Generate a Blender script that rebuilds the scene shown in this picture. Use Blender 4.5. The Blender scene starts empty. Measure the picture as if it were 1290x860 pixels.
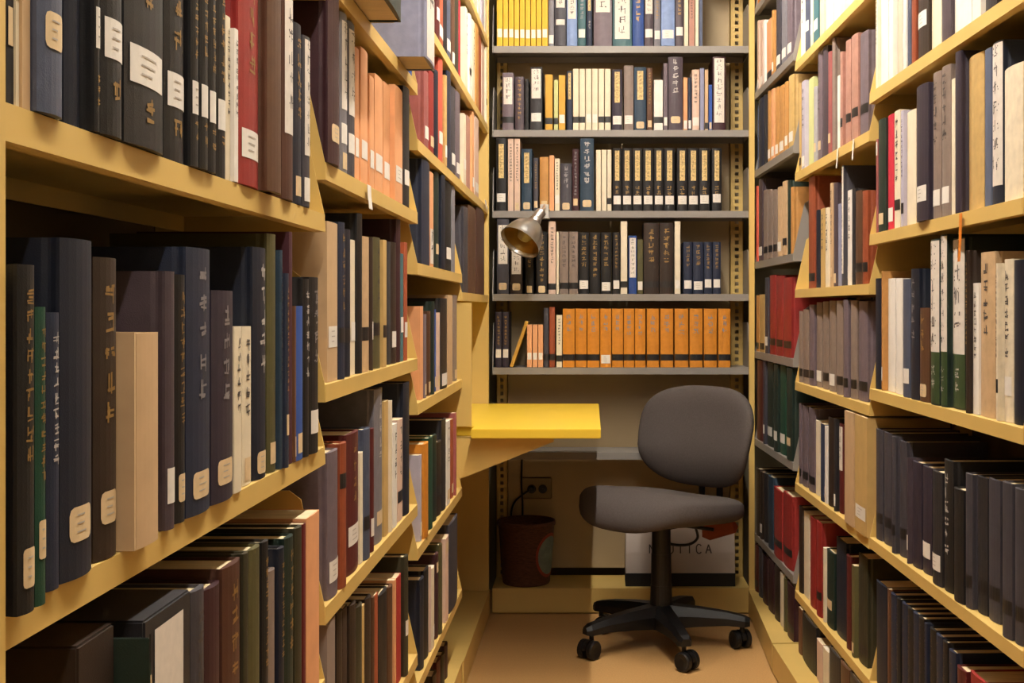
import bpy, bmesh, math, random
from mathutils import Vector, Matrix

C = bpy.context.scene.collection
R = random.Random(11)

# ------------------------------------------------------------------ camera
F = 1544.0                  # focal length in pixels of a 1290 x 860 frame
PX, PY = 745.0, 388.0       # principal point of the (cropped) photograph
CAMH = 1.085                # lens height above the floor
cam_d = bpy.data.cameras.new('camera')
cam = bpy.data.objects.new('camera', cam_d)
C.objects.link(cam)
cam_d.sensor_width = 36.0
cam_d.lens = 36.0 * F / 1290.0
cam_d.shift_x = -(PX - 645.0) / 1290.0
cam_d.shift_y = (PY - 430.0) / 1290.0
cam_d.clip_start = 0.05
cam.location = (0, 0, CAMH)
cam.rotation_euler = (math.pi / 2, 0, 0)
bpy.context.scene.camera = cam

# ------------------------------------------------------------------ materials
def srgb(h):
    v = [int(h[i:i + 2], 16) / 255 for i in (0, 2, 4)]
    return [(c / 12.92 if c <= .04045 else ((c + .055) / 1.055) ** 2.4) for c in v] + [1.0]

MATS = {}

def mat(name, hexcol, rough=.6, metal=0.0, mottle=.08, scale=40, bump=.0, bscale=300, stretch=None, spec=.5):
    if name in MATS:
        return MATS[name]
    m = bpy.data.materials.new(name)
    m.use_nodes = True
    nt = m.node_tree
    p = nt.nodes['Principled BSDF']
    p.inputs['Roughness'].default_value = rough
    p.inputs['Metallic'].default_value = metal
    p.inputs['Specular IOR Level'].default_value = spec
    c = srgb(hexcol)
    tc = nt.nodes.new('ShaderNodeTexCoord')
    mp = nt.nodes.new('ShaderNodeMapping')
    if stretch:
        mp.inputs['Scale'].default_value = stretch
    nt.links.new(tc.outputs['Object'], mp.inputs['Vector'])
    n = nt.nodes.new('ShaderNodeTexNoise')
    n.inputs['Scale'].default_value = scale
    n.inputs['Detail'].default_value = 3
    nt.links.new(mp.outputs['Vector'], n.inputs['Vector'])
    r = nt.nodes.new('ShaderNodeValToRGB')
    r.color_ramp.elements[0].position = .3
    r.color_ramp.elements[1].position = .7
    r.color_ramp.elements[0].color = [max(0, k * (1 - mottle)) for k in c[:3]] + [1]
    r.color_ramp.elements[1].color = [min(1, k * (1 + mottle)) for k in c[:3]] + [1]
    nt.links.new(n.outputs['Fac'], r.inputs['Fac'])
    nt.links.new(r.outputs['Color'], p.inputs['Base Color'])
    if bump:
        n2 = nt.nodes.new('ShaderNodeTexNoise')
        n2.inputs['Scale'].default_value = bscale
        nt.links.new(tc.outputs['Object'], n2.inputs['Vector'])
        b = nt.nodes.new('ShaderNodeBump')
        b.inputs['Strength'].default_value = bump
        b.inputs['Distance'].default_value = .001
        nt.links.new(n2.outputs['Fac'], b.inputs['Height'])
        nt.links.new(b.outputs['Normal'], p.inputs['Normal'])
    MATS[name] = m
    return m

# book cloth / paper colours: key -> (hex, phrase used in the descriptions)
PAL = {
    'black': ('211e1f', 'black'), 'char': ('302e31', 'charcoal'), 'dkgrey': ('4b4850', 'dark-grey'),
    'grey': ('7d7980', 'grey'), 'ltgrey': ('a5a0a2', 'light-grey'), 'mauve': ('76676e', 'mauve-grey'),
    'dkmauve': ('54464e', 'dark-mauve'), 'purple': ('3a3040', 'dark-purple'), 'navy': ('2a324b', 'navy'),
    'dnavy': ('1e2538', 'dark-navy'), 'slate': ('545b70', 'slate-blue'), 'ltslate': ('8a8ba4', 'grey-blue'),
    'blue': ('2f4f96', 'blue'), 'ltblue': ('8094bf', 'pale-blue'), 'petrol': ('31475c', 'petrol-blue'),
    'teal': ('41686e', 'teal'), 'green': ('1f4f3c', 'green'), 'dkgreen': ('22352d', 'dark-green'),
    'moss': ('3c5230', 'moss-green'), 'olive': ('5f5936', 'olive'), 'dkolive': ('3f3b28', 'dark-olive'),
    'brown': ('66432c', 'brown'), 'dkbrown': ('3a2a20', 'dark-brown'), 'chestnut': ('5c3526', 'chestnut-brown'),
    'rust': ('a04e2e', 'rust-brown'), 'red': ('a8302b', 'red'), 'dkred': ('661f1e', 'dark-red'),
    'maroon': ('47222a', 'maroon'), 'rose': ('a25a58', 'rose-red'), 'crimson': ('c0283c', 'crimson'),
    'orange': ('d2862a', 'orange'), 'ginger': ('c08a4c', 'ginger-brown'), 'tan': ('c2a064', 'tan'),
    'peach': ('e0a070', 'peach'), 'beige': ('c6a57e', 'beige'), 'taupe': ('8c7a70', 'taupe'),
    'pinkbrown': ('b08272', 'pinkish-brown'), 'blush': ('d8b8a4', 'blush-pink'), 'cream': ('e2d3b8', 'cream'),
    'white': ('e6ded4', 'white'), 'yellow': ('e2b13a', 'yellow'), 'gold': ('d0a044', 'mustard-yellow'),
    'lime': ('c6c88a', 'pale-green'), 'lavender': ('b6aebc', 'lavender-grey'), 'coral': ('d8604a', 'coral-red'),
}

def deep(h):
    v = [int(h[i:i + 2], 16) for i in (0, 2, 4)]
    lum = (.3 * v[0] + .59 * v[1] + .11 * v[2]) / 255
    g = .70 + .30 * min(1, lum / .62)
    return ''.join('%02x' % round(c * g) for c in v)

def cloth(k):
    return mat('bookcloth ' + PAL[k][1], deep(PAL[k][0]), rough=.5, mottle=.10, scale=60, bump=.25, bscale=900, spec=.4)

def paper(k):
    return mat('paper ' + PAL[k][1], PAL[k][0], rough=.65, mottle=.07, scale=25, spec=.3)

M_PAGE = mat('page edges', 'd8c39c', .8, mottle=.28, scale=18, stretch=(60, 1, 1), spec=.2)
M_PAGEW = mat('white page edges', 'ded2bc', .8, mottle=.22, scale=18, stretch=(60, 1, 1), spec=.2)
M_LAB = mat('label paper', 'e4dcd2', .7, mottle=.05, scale=80, spec=.3)
M_LABC = mat('aged label paper', 'd8bd94', .7, mottle=.08, scale=80, spec=.3)
M_BAND = mat('black tape', '1a1718', .45, mottle=.1)
M_INKG = mat('gilt lettering', '9c7a44', .45, metal=.25, mottle=.15, scale=200)
M_INKW = mat('white lettering', 'b9b2ac', .6, mottle=.1, scale=200)
M_INKK = mat('dark lettering', '4a403c', .6, mottle=.15, scale=200)
M_INKS = mat('silver lettering', '8c8788', .5, metal=.2, mottle=.15, scale=200)
M_INKC = mat('faded call number ink', 'b3a89c', .7, mottle=.1, scale=200)
M_INKP = mat('brown panel lettering', '8d6f42', .6, mottle=.1, scale=200)
M_PANEL = mat('title panel paper', 'ddd2c6', .6, mottle=.06, scale=90)
M_PANELG = mat('gilt title panel', 'd2b478', .5, mottle=.3, scale=160)
M_YEL = mat('yellow enamelled steel', 'dab668', .42, mottle=.05, scale=6, bump=.05, bscale=80)
M_DESK = mat('bright yellow laminate', 'f4cc40', .35, mottle=.03, scale=5)
M_GRY = mat('grey enamelled steel', '8c857e', .4, mottle=.06, scale=8)
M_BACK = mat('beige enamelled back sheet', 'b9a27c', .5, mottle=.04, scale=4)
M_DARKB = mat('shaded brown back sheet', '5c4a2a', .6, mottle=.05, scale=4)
M_FAB = mat('grey woven upholstery', '4f4845', .9, mottle=.12, scale=260, bump=.5, bscale=700, spec=.15)
M_PLA = mat('black moulded plastic', '0e0d0e', .45, mottle=.1, scale=60, spec=.35)
M_STEEL = mat('black steel', '0c0b0c', .5, mottle=.1, scale=60)
M_ALU = mat('spun aluminium', 'e2e0dd', .3, metal=1.0, mottle=.05, scale=30)
M_ALUI = mat('brushed reflector lining', 'b99a5c', .35, metal=.9, mottle=.08, scale=30)
M_FLOOR = mat('brown linoleum', 'c4975f', .5, mottle=.09, scale=220, spec=.35)
M_WALL = mat('cream wall paint', '8a7f66', .8, mottle=.03, scale=8)
M_CEIL = mat('white ceiling paint', '8e897d', .9, mottle=.03, scale=8)
M_WICK = mat('dark woven bin', '5a3626', .7, mottle=.35, scale=60, stretch=(1, 1, 4), bump=.6, bscale=140)
M_LINER = mat('grey green printed patch', '7d8c84', .6, mottle=.2, scale=30)
M_REDT = mat('red edging', '9c3f2c', .6, mottle=.1)
M_BAG = mat('white bag paper', 'cdbfb4', .6, mottle=.06, scale=7)
M_BLK = mat('matt black print', '100f12', .6, mottle=.1)
M_TAG = mat('orange paper tag', '94481f', .7, mottle=.08)
M_IVORY = mat('brown outlet plastic', '8a7448', .5, mottle=.05)

# ------------------------------------------------------------------ mesh helpers
def link(name, bm, material, parent=None, smooth=False):
    me = bpy.data.meshes.new(name)
    bmesh.ops.recalc_face_normals(bm, faces=bm.faces)
    bm.to_mesh(me)
    bm.free()
    if smooth:
        me.polygons.foreach_set('use_smooth', [True] * len(me.polygons))
    me.materials.append(material)
    o = bpy.data.objects.new(name, me)
    C.objects.link(o)
    if parent is not None:
        o.parent = parent
    return o

def empty(name, loc=(0, 0, 0), rz=0):
    o = bpy.data.objects.new(name, None)
    C.objects.link(o)
    o.location = loc
    o.rotation_euler = (0, 0, rz)
    o.empty_display_size = .05
    return o

def tag(o, label=None, cat=None, group=None, kind=None):
    if label: o['label'] = label
    if cat: o['category'] = cat
    if group: o['group'] = group
    if kind: o['kind'] = kind
    return o

def add_box(bm, x0, x1, y0, y1, z0, z1, f=None):
    """axis-aligned box, optionally mapped through f(x, y, z)"""
    f = f or (lambda x, y, z: (x, y, z))
    v = [bm.verts.new(f(x, y, z)) for z in (z0, z1) for (x, y) in ((x0, y0), (x1, y0), (x1, y1), (x0, y1))]
    for q in ((0, 3, 2, 1), (4, 5, 6, 7), (0, 1, 5, 4), (1, 2, 6, 5), (2, 3, 7, 6), (3, 0, 4, 7)):
        bm.faces.new([v[i] for i in q])

def add_prism(bm, pts, lo, hi, f):
    """polygon pts (p, q) extruded along the third coordinate from lo to hi through f(p, q, r)"""
    a = [bm.verts.new(f(p, q, lo)) for p, q in pts]
    b = [bm.verts.new(f(p, q, hi)) for p, q in pts]
    n = len(pts)
    bm.faces.new(a)
    bm.faces.new(b[::-1])
    for i in range(n):
        j = (i + 1) % n
        bm.faces.new((a[i], b[i], b[j], a[j]))

def bevel(bm, w, seg=2):
    bmesh.ops.recalc_face_normals(bm, faces=bm.faces)
    es = [e for e in bm.edges if len(e.link_faces) == 2 and e.calc_face_angle(0) > .5]
    bmesh.ops.bevel(bm, geom=es, offset=w, segments=seg, affect='EDGES', clamp_overlap=True)

def frame_of(d):
    d = Vector(d).normalized()
    a = Vector((0, 0, 1)) if abs(d.z) < .9 else Vector((1, 0, 0))
    u = d.cross(a).normalized()
    return u, d.cross(u)

def add_tube(bm, pts, rad, seg=10, caps=True):
    pts = [Vector(p) for p in pts]
    rads = rad if isinstance(rad, (list, tuple)) else [rad] * len(pts)
    rings = []
    u = None
    for i, p in enumerate(pts):
        d = (pts[min(i + 1, len(pts) - 1)] - pts[max(i - 1, 0)]).normalized()
        if u is None:
            u, w = frame_of(d)
        else:
            u = (u - d * u.dot(d)).normalized()
            w = d.cross(u)
        rings.append([bm.verts.new(p + (u * math.cos(t) + w * math.sin(t)) * rads[i])
                      for t in [2 * math.pi * k / seg for k in range(seg)]])
    for a, b in zip(rings, rings[1:]):
        for k in range(seg):
            bm.faces.new((a[k], a[(k + 1) % seg], b[(k + 1) % seg], b[k]))
    if caps:
        bm.faces.new(rings[0][::-1])
        bm.faces.new(rings[-1])

def add_lathe(bm, prof, origin, axis, seg=32):
    """prof = [(radius, distance along axis)]"""
    o = Vector(origin)
    d = Vector(axis).normalized()
    u, w = frame_of(d)
    rings = [[bm.verts.new(o + d * h + (u * math.cos(t) + w * math.sin(t)) * max(r, 1e-4))
              for t in [2 * math.pi * k / seg for k in range(seg)]] for r, h in prof]
    for a, b in zip(rings, rings[1:]):
        for k in range(seg):
            bm.faces.new((a[k], a[(k + 1) % seg], b[(k + 1) % seg], b[k]))
    return rings

def bez(p, n=24):
    """smooth curve through points (Catmull-Rom)"""
    p = [Vector(q) for q in p]
    p = [p[0] * 2 - p[1]] + p + [p[-1] * 2 - p[-2]]
    out = []
    for i in range(1, len(p) - 2):
        for k in range(n):
            t = k / n
            a, b, c, d = p[i - 1], p[i], p[i + 1], p[i + 2]
            out.append(.5 * ((2 * b) + (c - a) * t + (2 * a - 5 * b + 4 * c - d) * t * t + (3 * b - a - 3 * c + d) * t ** 3))
    out.append(p[-2])
    return out

# ------------------------------------------------------------------ setting
def struct(name, x0, x1, y0, y1, z0, z1, m):
    bm = bmesh.new()
    add_box(bm, x0, x1, y0, y1, z0, z1)
    return tag(link(name, bm, m), kind='structure')

XL, XR, YF, YB, ZC = -1.15, 1.35, -1.6, 4.72, 2.75
struct('floor', XL - .1, XR + .1, YF - .1, YB + .1, -.08, 0, M_FLOOR)
struct('ceiling', XL - .1, XR + .1, YF - .1, YB + .1, ZC, ZC + .08, M_CEIL)
struct('wall_back', XL - .1, XR + .1, YB, YB + .1, 0, ZC, M_WALL)
struct('wall_front', XL - .1, XR + .1, YF - .1, YF, 0, ZC, M_WALL)
struct('wall_left', XL - .1, XL, YF, YB, 0, ZC, M_WALL)
struct('wall_right', XR, XR + .1, YF, YB, 0, ZC, M_WALL)

# ------------------------------------------------------------------ book stacks
class Bay:
    def __init__(s, p0, u, n, length):
        s.p0 = Vector((p0[0], p0[1]))
        s.u = Vector(u).normalized()
        s.n = Vector(n).normalized()
        s.len = length
        s.flip = (s.u.x * s.n.y - s.u.y * s.n.x) < 0      # then a book's own x runs against u
        bx = -s.u if s.flip else s.u
        s.rot = math.atan2(bx.y, bx.x)

    def w(s, a, b):
        return s.p0 + s.u * a + s.n * b

    def ray(s, x, d=0.0):
        """distance along the shelf at which the photograph's column x meets the plane d behind the shelf edge"""
        t = (x - PX) / F
        q = s.p0 + s.n * d
        return (t * q.y - q.x) / (s.u.x - t * s.u.y)

LA = .364
KR = .0227
def XRt(y): return .6858 - KR * y
BAYS = {
    'L1': Bay((-LA, .742), (0, 1), (-1, 0), .936),
    'L2': Bay((-LA, 1.678), (0, 1), (-1, 0), .892),
    'L3': Bay((-LA, 2.570), (0, 1), (-1, 0), .885),
    'L4': Bay((-LA, 3.455), (0, 1), (-1, 0), .885),
    'R1': Bay((XRt(1.83), 1.83), (-KR, 1), (1, KR), .92),
    'R2': Bay((XRt(2.75), 2.75), (-KR, 1), (1, KR), .885),
    'R3': Bay((.600, 3.645), (-.0314, 1), (1, .0314), .70),
    'B': Bay((-.352, 4.35), (1, 0), (0, 1), .915),
}
SHELF = {   # heights of the shelf boards, lowest first; the first is the base shelf
    'L1': [.09, .30, .579, .896, 1.213, 1.53, 1.83],
    'L2': [.09, .362, .675, .980, 1.285, 1.555, 1.86],
    'L3': [.09, .295, .58, .885, 1.18, 1.44, 1.725, 2.03],
    'L4': [.09, 1.13, 1.44, 1.725, 2.03],
    'R1': [.09, .25, .572, .905, 1.25, 1.566, 1.88],
    'R2': [.09, .25, .568, .867, 1.14, 1.484, 1.81, 2.12],
    'R3': [.09, .29, .625, .933, 1.248, 1.57, 1.845, 2.145],
    'B': [.091, .572, .874, 1.135, 1.43, 1.717, 2.015, 2.30],
}
BASEX = {'L1': (0, 0), 'L2': (0, 0), 'L3': (0, 0), 'L4': (.004, .004), 'R1': (.063, .063), 'R2': (.063, .066), 'R3': (.063, .022), 'B': (0, 0)}   # how far the base stands out, near and far end
DEPTH = .235
LIP = .024

BAYINFO = {
    'L1': ('yellow steel bookcase nearest the camera along the left of the aisle', 'near left bookcase'),
    'L2': ('yellow steel bookcase in the middle of the left row, beyond the nearest one', 'middle left bookcase'),
    'L3': ('yellow steel bookcase of closely set shelves just before the yellow study desk', 'third left bookcase'),
    'L4': ('yellow steel bookcase end with a tall plain panel above the yellow study desk', 'desk-side left bookcase'),
    'R1': ('yellow steel bookcase nearest the camera along the right of the aisle', 'near right bookcase'),
    'R2': ('yellow steel bookcase in the middle of the right row, before the grey shelves', 'middle right bookcase'),
    'R3': ('grey shelved bookcase on yellow posts beside the office chair', 'grey right bookcase'),
    'B': ('grey shelved bookcase across the end of the aisle with a beige back', 'back bookcase'),
}

def build_bay(k):
    b = BAYS[k]
    grey = k in ('B', 'R3')
    msh = M_GRY if grey else M_YEL
    root = empty('bookcase', (b.p0.x, b.p0.y, 0))
    tag(root, BAYINFO[k][0], 'bookcase', 'steel bookcases along the aisle')
    def f(a, d, z):
        q = b.u * a + b.n * d
        return (q.x, q.y, z)
    top = 2.33
    L = b.len
    dp = .22 if k == 'B' else DEPTH
    # slotted posts at the back corners
    for a0, a1 in ((0.0, .042), (L - .05, L)):
        if k in ('L1', 'L2', 'L3', 'R1', 'R2') and a0 > 0 :
            continue
        bm = bmesh.new()
        y0, y1 = dp - .035, dp - .002
        # face with real slots, one inch apart, between two side flanges
        aw = a1 - a0
        s0, s1 = a0 + aw * .36, a0 + aw * .64
        add_box(bm, a0, s0, y0, y0 + .003, .09, top, f)
        add_box(bm, s1, a1, y0, y0 + .003, .09, top, f)
        z = .09
        while z < top:
            add_box(bm, s0, s1, y0, y0 + .003, z, min(z + .0115, top), f)
            z += .0254
        add_box(bm, a0, a0 + .003, y0, y1, .09, top, f)
        add_box(bm, a1 - .003, a1, y0, y1, .09, top, f)
        link('upright', bm, M_YEL, root)
    # back sheet
    bm = bmesh.new()
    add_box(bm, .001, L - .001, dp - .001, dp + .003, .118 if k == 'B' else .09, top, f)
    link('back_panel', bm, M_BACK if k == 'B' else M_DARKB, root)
    # base: plinth and base shelf
    bx = BASEX[k]
    hb = SHELF[k][0]
    b0, b1 = bx
    e0, e1 = .0005, L - .0005
    bm = bmesh.new()
    add_prism(bm, [(e0, -b0), (e1, -b1), (e1, -b1 + .004), (e0, -b0 + .004)], .006, hb - .004, f)
    add_box(bm, e0, e1, .012, .016, 0, .02, f)
    link('kick_plate', bm, M_YEL, root)
    bm = bmesh.new()
    add_prism(bm, [(e0, -b0), (e1, -b1), (e1, dp - .004), (e0, dp - .004)], hb - .004, hb, f)
    link('base_shelf', bm, M_YEL, root)
    # shelves: a plate with folded lips, plus an end bracket at each end
    for h in SHELF[k][1:]:
        bm = bmesh.new()
        e = .004
        add_box(bm, e, L - e, 0, dp - .04, h - .003, h, f)
        add_box(bm, e, L - e, 0, .003, h - LIP, h - .003, f)
        add_box(bm, e, L - e, .003, .016, h - LIP, h - LIP + .0025, f)
        add_box(bm, e, L - e, dp - .043, dp - .04, h - LIP, h - .003, f)
        link('shelf', bm, msh, root)
        if k == 'B' and h < .6:
            continue
        for a0, a1 in ((.0004, .0032), (L - .0032, L - .0004)):
            bm = bmesh.new()
            hb2 = min(.16, .16)
            pr = [(0.0, h - LIP), (dp - .04, h - LIP), (dp - .04, h + hb2), (.05, h + hb2), (.034, h + hb2 - .012), (.001, h - .001)]
            add_prism(bm, pr, a0, a1, lambda p, q, r: f(r, p, q))
            link('bracket', bm, msh if k != 'R3' else M_GRY, root)
    if k == 'L4':
        bm = bmesh.new()
        add_box(bm, L - .02, L - .001, -.002, dp + .02, hb, top, f)
        link('end_panel', bm, M_YEL, root)
    if k == 'L1':
        bm = bmesh.new()
        add_box(bm, -.02, -.002, -.0103, dp + .02, 0, top, f)
        link('end_panel', bm, M_YEL, root)
    if k == 'R3':
        bm = bmesh.new()
        add_box(bm, L - .015, L - .002, -.021, -.002, .09, top, f)
        link('corner_post', bm, M_YEL, root)
    return root

for k in BAYS:
    build_bay(k)

# ------------------------------------------------------------------ books
def spine_y(x, hw, bulge):
    return -bulge * (1 - (x / hw) ** 2) if hw > 0 else 0.0

def strip_on_spine(bm, hw, bulge, x0, x1, z0, z1, off, n=5):
    """a thin sheet that follows the rounded spine"""
    for k in range(n):
        xa = x0 + (x1 - x0) * k / n
        xb = x0 + (x1 - x0) * (k + 1) / n
        ya, yb = spine_y(xa, hw, bulge) - off, spine_y(xb, hw, bulge) - off
        v = [bm.verts.new(p) for p in ((xa, ya, z0), (xb, yb, z0), (xb, yb, z1), (xa, ya, z1))]
        bm.faces.new(v)

def glyph_column(bm, hw, bulge, xc, half, z0, z1, off, rng, pitch, bold=.13):
    """a column of small brush-like characters"""
    z = z1
    while z - pitch > z0:
        g = pitch * .82
        for _ in range(rng.randint(4, 6)):
            th = g * bold * rng.uniform(.7, 1.2)
            if rng.random() < .55:
                cz = z - rng.uniform(.1, .9) * g
                a = xc - half * rng.uniform(.4, 1)
                c = xc + half * rng.uniform(.4, 1)
                zz = (cz - th / 2, cz + th / 2)
                sk = rng.uniform(-.06, .12) * g
            else:
                cx = xc + rng.uniform(-.7, .7) * half
                a, c = cx - th / 2, cx + th / 2
                zb = z - rng.uniform(.5, 1) * g
                zz = (zb, min(z, zb + rng.uniform(.4, .9) * g))
                sk = 0
            a, c = max(a, -hw * .94), min(c, hw * .94)
            if c - a < 1e-4:
                continue
            ya, yc = spine_y(a, hw, bulge) - off, spine_y(c, hw, bulge) - off
            v = [bm.verts.new(p) for p in ((a, ya, zz[0]), (c, yc, zz[0] + sk), (c, yc, zz[1] + sk), (a, ya, zz[1]))]
            bm.faces.new(v)
        z -= pitch

INK = {'g': M_INKG, 'w': M_INKW, 'k': M_INKK, 's': M_INKS}

def make_book(t, h, d, col, marks, soft, rng, big):
    """a book standing on z = 0, its spine at y = 0 facing -y; the cover is the thing's own mesh"""
    name = 'paperback' if soft else 'book'
    if 'V' in marks:
        name = 'bound_volume'
    hw = t / 2
    bulge = 0.0 if (soft and t < .012) else min(.10 * t + .0006, .0045)
    if soft:
        bulge *= .4
    b = .0005 if soft else min(.0024, t * .16)
    # outline of the case seen from above
    front = [(-hw, .0012)]
    n = 6
    front = [(-hw * math.cos(math.pi * 0), .0)]
    arc = [(-hw + 2 * hw * i / n, spine_y(-hw + 2 * hw * i / n, hw, bulge)) for i in range(n + 1)]
    if soft or t < .008:
        outer_l = [(-hw, d)]
        outer_r = [(hw, d)]
    else:
        g = min(.0011, t * .06)
        outer_l = [(-hw, d), (-hw, .0125), (-hw + g, .0085), (-hw + g, .0065), (-hw, .0025)]
        outer_r = [(hw, .0025), (hw - g, .0065), (hw - g, .0085), (hw, .0125), (hw, d)]
    inner = [(hw - b, d), (hw - b, b + .0005), (-hw + b, b + .0005), (-hw + b, d)]
    pts = outer_l + arc + outer_r + inner
    bm = bmesh.new()
    add_prism(bm, pts, 0, h, lambda p, q, r: (p, q, r))
    m = paper(col) if soft else cloth(col)
    if 'Z' in marks.split():                 # a closed slipcase: nothing of the pages shows
        bm.free()
        bm = bmesh.new()
        bulge = .0004
        add_box(bm, -hw, hw, 0, d, 0, h)
        bevel(bm, .0018, 2)
        name = 'slipcase'
    root = link(name, bm, m)
    sq = .0006 if soft else .0032
    if name != 'slipcase':
      bm = bmesh.new()
      add_box(bm, -hw + b, hw - b, b + .0006, d - (.0006 if soft else .004), sq, h - sq)
      link('pages', bm, M_PAGEW if (col in ('white', 'cream', 'ltgrey')) else M_PAGE, root)
    off = .0005
    words = []
    for tk in marks.split():
        c0 = tk[0]
        if c0 in 'LCB' and (len(tk) == 1 or tk[1:].isdigit()):
            z = h * (int(tk[1:]) / 100 if len(tk) > 1 else .13)
            hh = {'L': .030, 'C': .0245, 'B': .022}[c0]
            hh = min(hh, h * .16)
            z = max(z, hh / 2 + .004)
            wd = {'L': .82, 'C': .66, 'B': 1.0}[c0]
            bm = bmesh.new()
            if c0 == 'C' and big:
                cut = min(hh * .22, hw * wd * .35)
                rows = [(-hh / 2, hw * wd - cut), (-hh / 2 + cut * .3, hw * wd - cut * .3), (-hh / 2 + cut, hw * wd),
                        (hh / 2 - cut, hw * wd), (hh / 2 - cut * .3, hw * wd - cut * .3), (hh / 2, hw * wd - cut)]
                vr = []
                for dz, hx in rows:
                    vr.append([bm.verts.new((x_, spine_y(x_, hw, bulge) - off, z + dz)) for x_ in [-hx + 2 * hx * q / 6 for q in range(7)]])
                for ra, rb in zip(vr, vr[1:]):
                    for q in range(6):
                        bm.faces.new((ra[q], ra[q + 1], rb[q + 1], rb[q]))
            else:
                strip_on_spine(bm, hw, bulge, -hw * wd, hw * wd, z - hh / 2, z + hh / 2, off if c0 != 'B' else off * .6)
            o = link('spine_band' if c0 == 'B' else 'spine_label', bm, {'L': M_LAB, 'C': M_LABC, 'B': M_BAND}[c0], root)
            o['label'] = {'L': 'white paper shelf label', 'C': 'cream paper shelf label', 'B': 'black tape band'}[c0]
            words.append({'L': 'white label', 'C': 'cream label', 'B': 'black band'}[c0])
            if big and c0 != 'B':
                bm = bmesh.new()
                for q in range(3):
                    x0 = -hw * wd * .5
                    zz = z + hh * (.24 - .24 * q)
                    strip_on_spine(bm, hw, bulge, x0, x0 + hw * wd * rng.uniform(.5, .95), zz, zz + hh * .045, off + .0003, 3)
                link('call_number', bm, M_INKC, o)
        elif c0 == 't':
            ink = INK[tk[1]]
            lo, hi = (.38, .93)
            if len(tk) > 2:
                lo, hi = [int(v) / 100 for v in tk[2:].split('-')]
            bm = bmesh.new()
            half = min(hw * .46, .011)
            pitch = max(min(half * 2.3, .03), .009)
            glyph_column(bm, hw, bulge, 0, half, h * lo, h * hi, off, rng, pitch, .125)
            link('spine_title', bm, ink, root)
            words.append({'g': 'gold lettering', 'w': 'white lettering', 'k': 'dark lettering', 's': 'silver lettering'}[tk[1]])
        elif c0 in 'PQWY':
            lo, hi = (.45, .95)
            if len(tk) > 1:
                lo, hi = [int(v) / 100 for v in tk[1:].split('-')]
            bm = bmesh.new()
            wd = {'Q': .5, 'P': .78, 'W': .97, 'Y': .62}[c0]
            strip_on_spine(bm, hw, bulge, -hw * wd, hw * wd, h * lo, h * hi, off)
            o = link('title_panel', bm, M_PANELG if c0 == 'Q' else M_PANEL, root)
            o['label'] = 'gold title panel' if c0 == 'Q' else 'pale title panel'
            words.append('gold title panel' if c0 == 'Q' else 'white title panel')
            if c0 == 'Y':
                continue
            bm = bmesh.new()
            half = hw * wd * .6
            glyph_column(bm, hw, bulge, 0, half, h * lo, h * hi, off + .0003, rng, max(half * 2.2, .012), .09)
            link('panel_lettering', bm, M_INKK if c0 != 'Q' else M_INKP, o)
        elif c0 == 'X':      # coloured foot: Xgreen20
            lo = 0.003
            col2 = tk[1:].rstrip('0123456789')
            hi = int(tk[1 + len(col2):]) / 100
            bm = bmesh.new()
            strip_on_spine(bm, hw, bulge, -hw * .99, hw * .99, lo, h * hi, off * .6, 6)
            o = link('spine_foot', bm, cloth(col2), root)
            o['label'] = PAL[col2][1] + ' foot of the spine'
            words.append(PAL[col2][1] + ' foot')
    return root, name, words

ORD = ('first second third fourth fifth sixth seventh eighth ninth tenth eleventh twelfth thirteenth fourteenth fifteenth sixteenth '
       'seventeenth eighteenth nineteenth twentieth twenty-first twenty-second twenty-third twenty-fourth twenty-fifth twenty-sixth '
       'twenty-seventh twenty-eighth twenty-ninth thirtieth thirty-first thirty-second thirty-third thirty-fourth thirty-fifth').split()

# rows: x0 x1 top colour marks...   (columns and top as measured along the spines in the photograph; '-' = top above the frame)
# marks: S paperback, V volume of a bound set, L/C/B label or band, t? lettering, P/Q title panel, d## set back mm (d-## forward), h## lean deg
ROWS = {}
ROWS['L1', 4] = """
8 17 - black S C20
17 24 - cream S L35
24 38 - beige S tk
40 78 - slate C22 ts d4
80 100 - dnavy d14
101 125 - black V tg36-98 tg5-17 L30
126 153 - black V tg36-98 tg5-17 L28
156 205 - black V tg36-98 tg5-17 L27
206 231 - black V tg36-98 tg5-17 L25
232 249 - black V tg36-98 tg5-17 L25
250 261 - black V tg36-98 tg5-17 L25
262 271 - black V tg36-98 tg5-17 L25
272 283 - black V tg36-98 tg5-17 L25
284 290 22 cream S tk
290 300 38 white S tk
300 325 - red L17 tg
326 333 - beige S B16
334 354 - brown d-4
355 368 - chestnut P30-98
368 378 32 dnavy tg C10
379 389 48 dkgrey P30-98 L10
"""
ROWS['L1', 3] = """
9 43 335 black tg C13 d-8
44 57 388 green tg C22 d-8
58 74 395 navy tw d3
75 115 303 dnavy C16 d4
117 146 326 dkbrown tg C17
148 171 420 beige S V d-4
172 199 420 beige S V d-4
200 208 404 dkgrey C9 d12
208 219 343 dkmauve L17 d2
220 232 347 black tg C14
234 264 314 navy ts C11
266 293 367 purple ts C14
295 304 412 cream S tk
305 316 412 cream S tk C10
318 334 313 dnavy tw C7
336 346 296 olive C8
347 355 316 petrol tk
356 363 345 navy tg C22
364 368 293 maroon S
368 373 386 brown S C10
373 381 386 blue S C11
381 388 352 black tw
389 400 350 black ts L18
"""
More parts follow.
